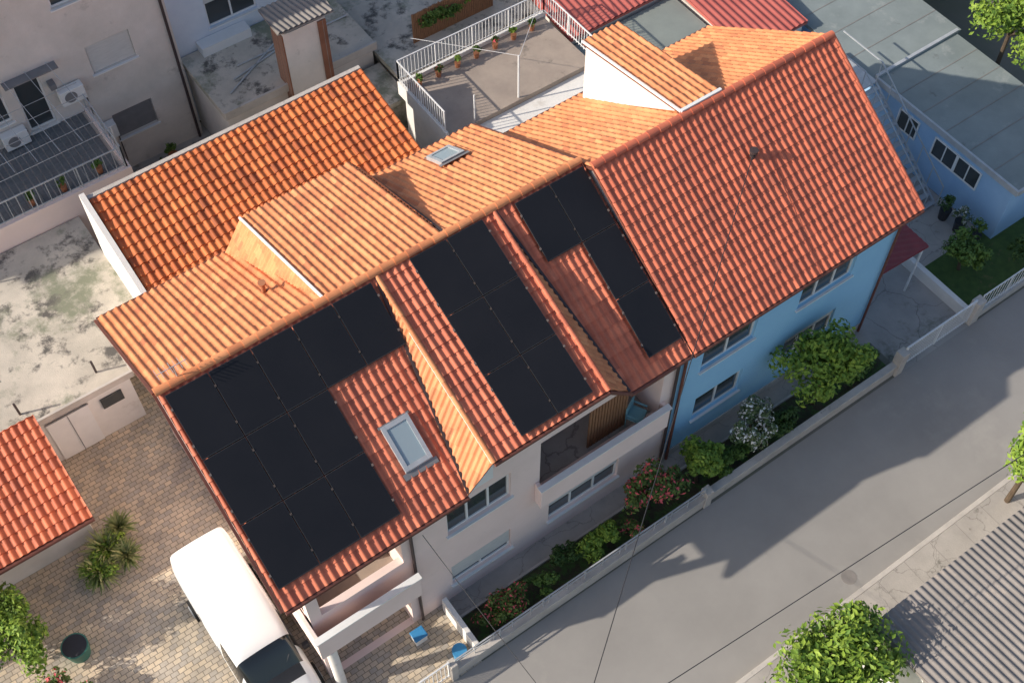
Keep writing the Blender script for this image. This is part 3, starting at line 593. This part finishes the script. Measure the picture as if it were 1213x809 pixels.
railing('driveway_gate',[(2.2,9.8,.1),(5.0,9.8,.1)],1.0,WRAIL,None,sp=.12,top=.03)
MB().box(5.88,6.02,9.9,11.45,0,.75).make('garden_side_wall',WHITEW,bevel=.01)
MB().box(5.95,21.3,10.96,11.03,0,.09).make('path_edging',CONCL)
mb=MB(); mb.cyl(5.55,10.15,0,.38,.17,.2,20); mb.make('blue_bucket',BLUEP)
r=E('storage_crate'); MB().box(4.75,5.1,11.0,11.3,0,.32).make('crate_body',WHITE,r,bevel=.02); MB().box(4.73,5.12,10.98,11.32,.322,.37).make('crate_lid',BLUEP,r,bevel=.02)
# ================================================================== VAN
V=E('white_van')
def van(x0,x1,yf,yr):
    cx=(x0+x1)/2; hw=(x1-x0)/2
    st=[(yf,.62,.80,.60,.80),(yf+.10,.66,.92,.72,.93),(yf+.35,.72,1.02,.78,.98),(yf+.75,.80,1.13,.82,1.0),(yf+.95,.95,1.35,.80,1.0),(yf+1.35,1.08,1.86,.80,1.0),(yf+1.55,1.1,2.05,.82,1.0),(yf+1.8,1.1,2.14,.84,1.0),(yf+2.4,1.1,2.2,.87,1.0),(yf+2.45,1.1,2.2,.87,1.0),(yf+3.6,1.1,2.22,.87,1.0),(yr-.25,1.1,2.2,.87,1.0),(yr-.06,1.1,2.12,.85,.98),(yr,1.1,1.95,.80,.95)]
    v=[];f=[];mi=[]
    prof=lambda s:[(-s[4]*.93,.28),(-s[4],.5),(-s[4],s[1]),(-(s[3]*.35+s[4]*.65)*.985,s[1]+(s[2]-s[1])*.55),(-s[3]*1.03,s[2]-.13),(-s[3]*.93,s[2]-.035),(-s[3]*.6,s[2]),(0,s[2]+.02)]
    for s in st:
        p=prof(s); p=p+[(-a,b) for a,b in p[-2::-1]]
        v+=[(cx+a*hw,s[0],b) for a,b in p]
    n=15
    for i in range(len(st)-1):
        for k in range(n-1):
            f.append((i*n+k,i*n+k+1,(i+1)*n+k+1,(i+1)*n+k)); m=0
            if 4<=i<=5 and 4<=k<=9: m=1
            if i==3 and 5<=k<=8: m=2
            if 5<=i<=7 and k in (2,3,10,11): m=1
            if k in(0,13): m=2
            mi.append(m)
    f.append(tuple(range(n))); mi.append(2); f.append(tuple(range((len(st)-1)*n,len(st)*n))); mi.append(0)
    me=bpy.data.meshes.new('body'); me.from_pydata(v,[],f)
    for m in (VANP,CARG,PLAST): me.materials.append(m)
    me.polygons.foreach_set('material_index',mi); me.polygons.foreach_set('use_smooth',[True]*len(f))
    bm=bmesh.new(); bm.from_mesh(me); bmesh.ops.recalc_face_normals(bm,faces=bm.faces[:]); bm.to_mesh(me); bm.free()
    o=link(bpy.data.objects.new('body',me),V); md=o.modifiers.new('s','SUBSURF'); md.levels=2; md.render_levels=2
    mb=MB()
    for y in (yf+.85,yr-.95):
        for x in (x0+.02,x1-.02): mb.beam((x-.1,y,.33),(x+.1,y,.33),.33,24)
    mb.make('wheels',RUB,V)
    mb=MB()
    for y in (yf+.85,yr-.95):
        for x in (x0-.09,x1+.09): mb.beam((x-.015,y,.33),(x+.015,y,.33),.19,16)
    mb.make('hub_caps',METAL,V)
    MB().box(x0-.2,x0-.02,yf+1.25,yf+1.37,1.15,1.42).box(x1+.02,x1+.2,yf+1.25,yf+1.37,1.15,1.42).make('wing_mirrors',PLAST,V,bevel=.03)
    MB().box(x0+.15,x0+.5,yf-.0,yf+.12,.66,.8).box(x1-.5,x1-.15,yf-.0,yf+.12,.66,.8).make('headlights',GLASS,V,bevel=.03)
    MB().box(x0+.1,x1-.1,yf-.06,yf+.08,.3,.5).make('bumper',PLAST,V,bevel=.03)
    MB().box(cx-.25,cx+.25,yf-.075,yf-.06,.4,.5).make('number_plate',WHITE,V)
    mb=MB()
    for y in (yf+2.45,yf+3.5): mb.box(x0-.004,x0+.01,y,y+.015,.45,1.6)
    mb.box(x0-.008,x0+.02,yf+2.4,yr-.3,.78,.84); mb.make('door_seams',SHUTD,V)
    MB().beam((cx-.35,yf+.98,1.36),(cx+.05,yf+1.2,1.66),.012).beam((cx+.15,yf+.98,1.36),(cx+.5,yf+1.2,1.66),.012).make('wipers',PLAST,V)
van(.40,2.16,10.95,16.15)
# ================================================================== PLANTS
plant('tree',(18.5,10.45,2.3),(1.4,1.15,1.3),6000,.08,LEAF1,11,26)
plant('white_flowering_bush',(16.0,10.5,1.2),(.8,.65,.95),2400,.06,LWHITE,12,14)
plant('garden_bush',(13.95,10.45,1.1),(.85,.65,.95),2600,.07,LEAF1,13,14)
plant('rose_bush',(12.3,10.6,1.1),(1.25,.65,1.05),3600,.065,LROSE,14,18)
plant('garden_bush',(10.4,10.4,.6),(.65,.55,.65),1700,.06,LEAF1,15,10,trunk=False)
plant('lavender_bush',(9.4,10.55,.35),(.7,.45,.5),1200,.05,LEAF3,16,10,trunk=False)
plant('rose_bush',(7.4,10.5,.5),(.9,.5,.65),1900,.055,LROSE,17,12,trunk=False)
plant('garden_bush',(8.4,10.35,.4),(.6,.45,.45),1000,.05,LEAF2,18,8,trunk=False)
plant('flower_bed',(6.6,10.45,.25),(.55,.45,.35),900,.045,LROSE,19,9,trunk=False)
plant('garden_hedge',(15.0,10.3,.5),(1.0,.42,.6),1400,.06,LEAF2,30,10,trunk=False)
plant('garden_hedge',(17.2,10.3,.45),(1.1,.42,.55),1400,.06,LEAF3,31,10,trunk=False)
plant('garden_hedge',(20.2,10.35,.4),(.9,.42,.5),1200,.06,LEAF2,32,10,trunk=False)
plant('rose_bush',(11.3,10.25,.45),(.6,.4,.5),1100,.055,LROSE,33,10,trunk=False)
plant('lawn_shrub',(25.8,11.4,.9),(.85,.75,.85),2400,.07,LEAF2,21,14)
plant('lawn_shrub',(27.9,10.6,.6),(.7,.5,.5),1300,.06,LEAF3,22,12,trunk=False)
plant('street_tree',(12.5,3.9,2.5),(1.8,1.4,1.4),7000,.085,LEAF1,23,30)
plant('street_tree',(20.7,4.8,3.5),(1.6,1.3,1.5),6000,.085,LEAF1,24,24)
plant('street_tree',(9.3,4.1,1.6),(.9,.8,.9),2500,.08,LEAF1,25,14)
plant('tree',(32.6,16.4,3.4),(1.9,1.8,1.6),6500,.085,LEAF1,26,24)
plant('garden_bush',(-3.75,17.1,1.1),(.9,1.5,1.1),4500,.07,LEAF1,27,20)
plant('garden_bush',(-3.5,14.8,.6),(.8,.9,.6),2000,.065,LROSE,28,12,trunk=False)
for k,(x,y,r) in enumerate(((-.75,18.15,.85),(-.2,18.6,.6),(-1.2,17.7,.75),(-.4,17.7,.6))):
    me=yucca('yucca_plant',x,y,.3,r,150,LYUC,k); o=link(bpy.data.objects.new('yucca_plant',me))
plant('garden_bush',(-1.0,17.9,.4),(1.0,.7,.5),2000,.055,LEAF1,29,12,trunk=False)
r=E('planter_bucket'); MB().cyl(-2.62,16.05,0,.55,.28,.36,28).make('bucket_body',GREENP,r); MB().cyl(-2.62,16.05,.5,.556,.32,.32,28).make('bucket_water',PLAST,r)
# ================================================================== BOTTOM RIGHT ROOF
BR=E('corrugated_roof_building')
tiled('corrugated_roof',[(13.8,4.05,2.55),(26,4.05,2.55),(26,-3,3.3),(13.8,-3,3.3)],CORR,BR,mod=.2,amp=.05,corr=True,deckmat=CORR)
MB().box(14.0,25.8,-2.9,3.85,0,2.4).make('building_walls',WHITEW,BR)
# ================================================================== WIRES
def wire(name,p,q,sag=.3,r=.012,ext=0):
    p=Vector(p);q=Vector(q); q=q+(q-p)*ext; c=bpy.data.curves.new(name,'CURVE'); c.dimensions='3D'; s=c.splines.new('POLY'); s.points.add(20)
    for i in range(21):
        t=i/20; a=p.lerp(q,t); a.z-=sag*4*t*(1-t); s.points[i].co=(*a,1)
    c.bevel_depth=r; c.materials.append(PLAST); return link(bpy.data.objects.new(name,c))
wire('overhead_cable',(17.8,14.2,8.1),(6.1,5.8,6.0),.1,.011,.4)
wire('overhead_cable',(32,3.6,6.5),(7.75,5.2,6.0),.2,.011,.5)
wire('overhead_cable',(5.65,11.58,4.8),(5.5,6.8,6.0),.1,.008,.3)
# ================================================================== LIGHT
Sd=Vector((-2.0,.66,1.08)).normalized()
sun=bpy.data.lights.new('sun','SUN'); sun.energy=5.0; sun.angle=math.radians(.55); sun.color=(1,.91,.78)
so=link(bpy.data.objects.new('sun',sun)); so.rotation_euler=Sd.to_track_quat('Z','Y').to_euler()
w=bpy.data.worlds.new('World'); sc.world=w; w.use_nodes=True; nt=w.node_tree
sk=nt.nodes.new('ShaderNodeTexSky'); sk.sky_type='NISHITA'; sk.sun_disc=False; sk.sun_elevation=math.asin(Sd.z); sk.sun_rotation=math.atan2(Sd.x,Sd.y); sk.dust_density=2.0
nt.links.new(sk.outputs[0],nt.nodes['Background'].inputs[0]); nt.nodes['Background'].inputs[1].default_value=.15
sc.view_settings.view_transform='Standard'; sc.view_settings.look='None'; sc.view_settings.exposure=0
# ================================================================== CAMERA
az=math.radians(54.46);th=math.radians(56.11)
Rv=Vector((math.sin(az),-math.cos(az),0)); fh=Vector((math.cos(az),math.sin(az),0)); Fv=fh*math.cos(th)-Vector((0,0,math.sin(th))); Uv=fh*math.sin(th)+Vector((0,0,math.cos(th)))
cam=bpy.data.cameras.new('camera'); co=link(bpy.data.objects.new('camera',cam))
m=Matrix((Rv,Uv,-Fv)).transposed().to_4x4(); m.translation=(0,0,32); co.matrix_world=m
cam.sensor_width=36; cam.lens=1472/1213*36; cam.clip_end=1000; sc.camera=co
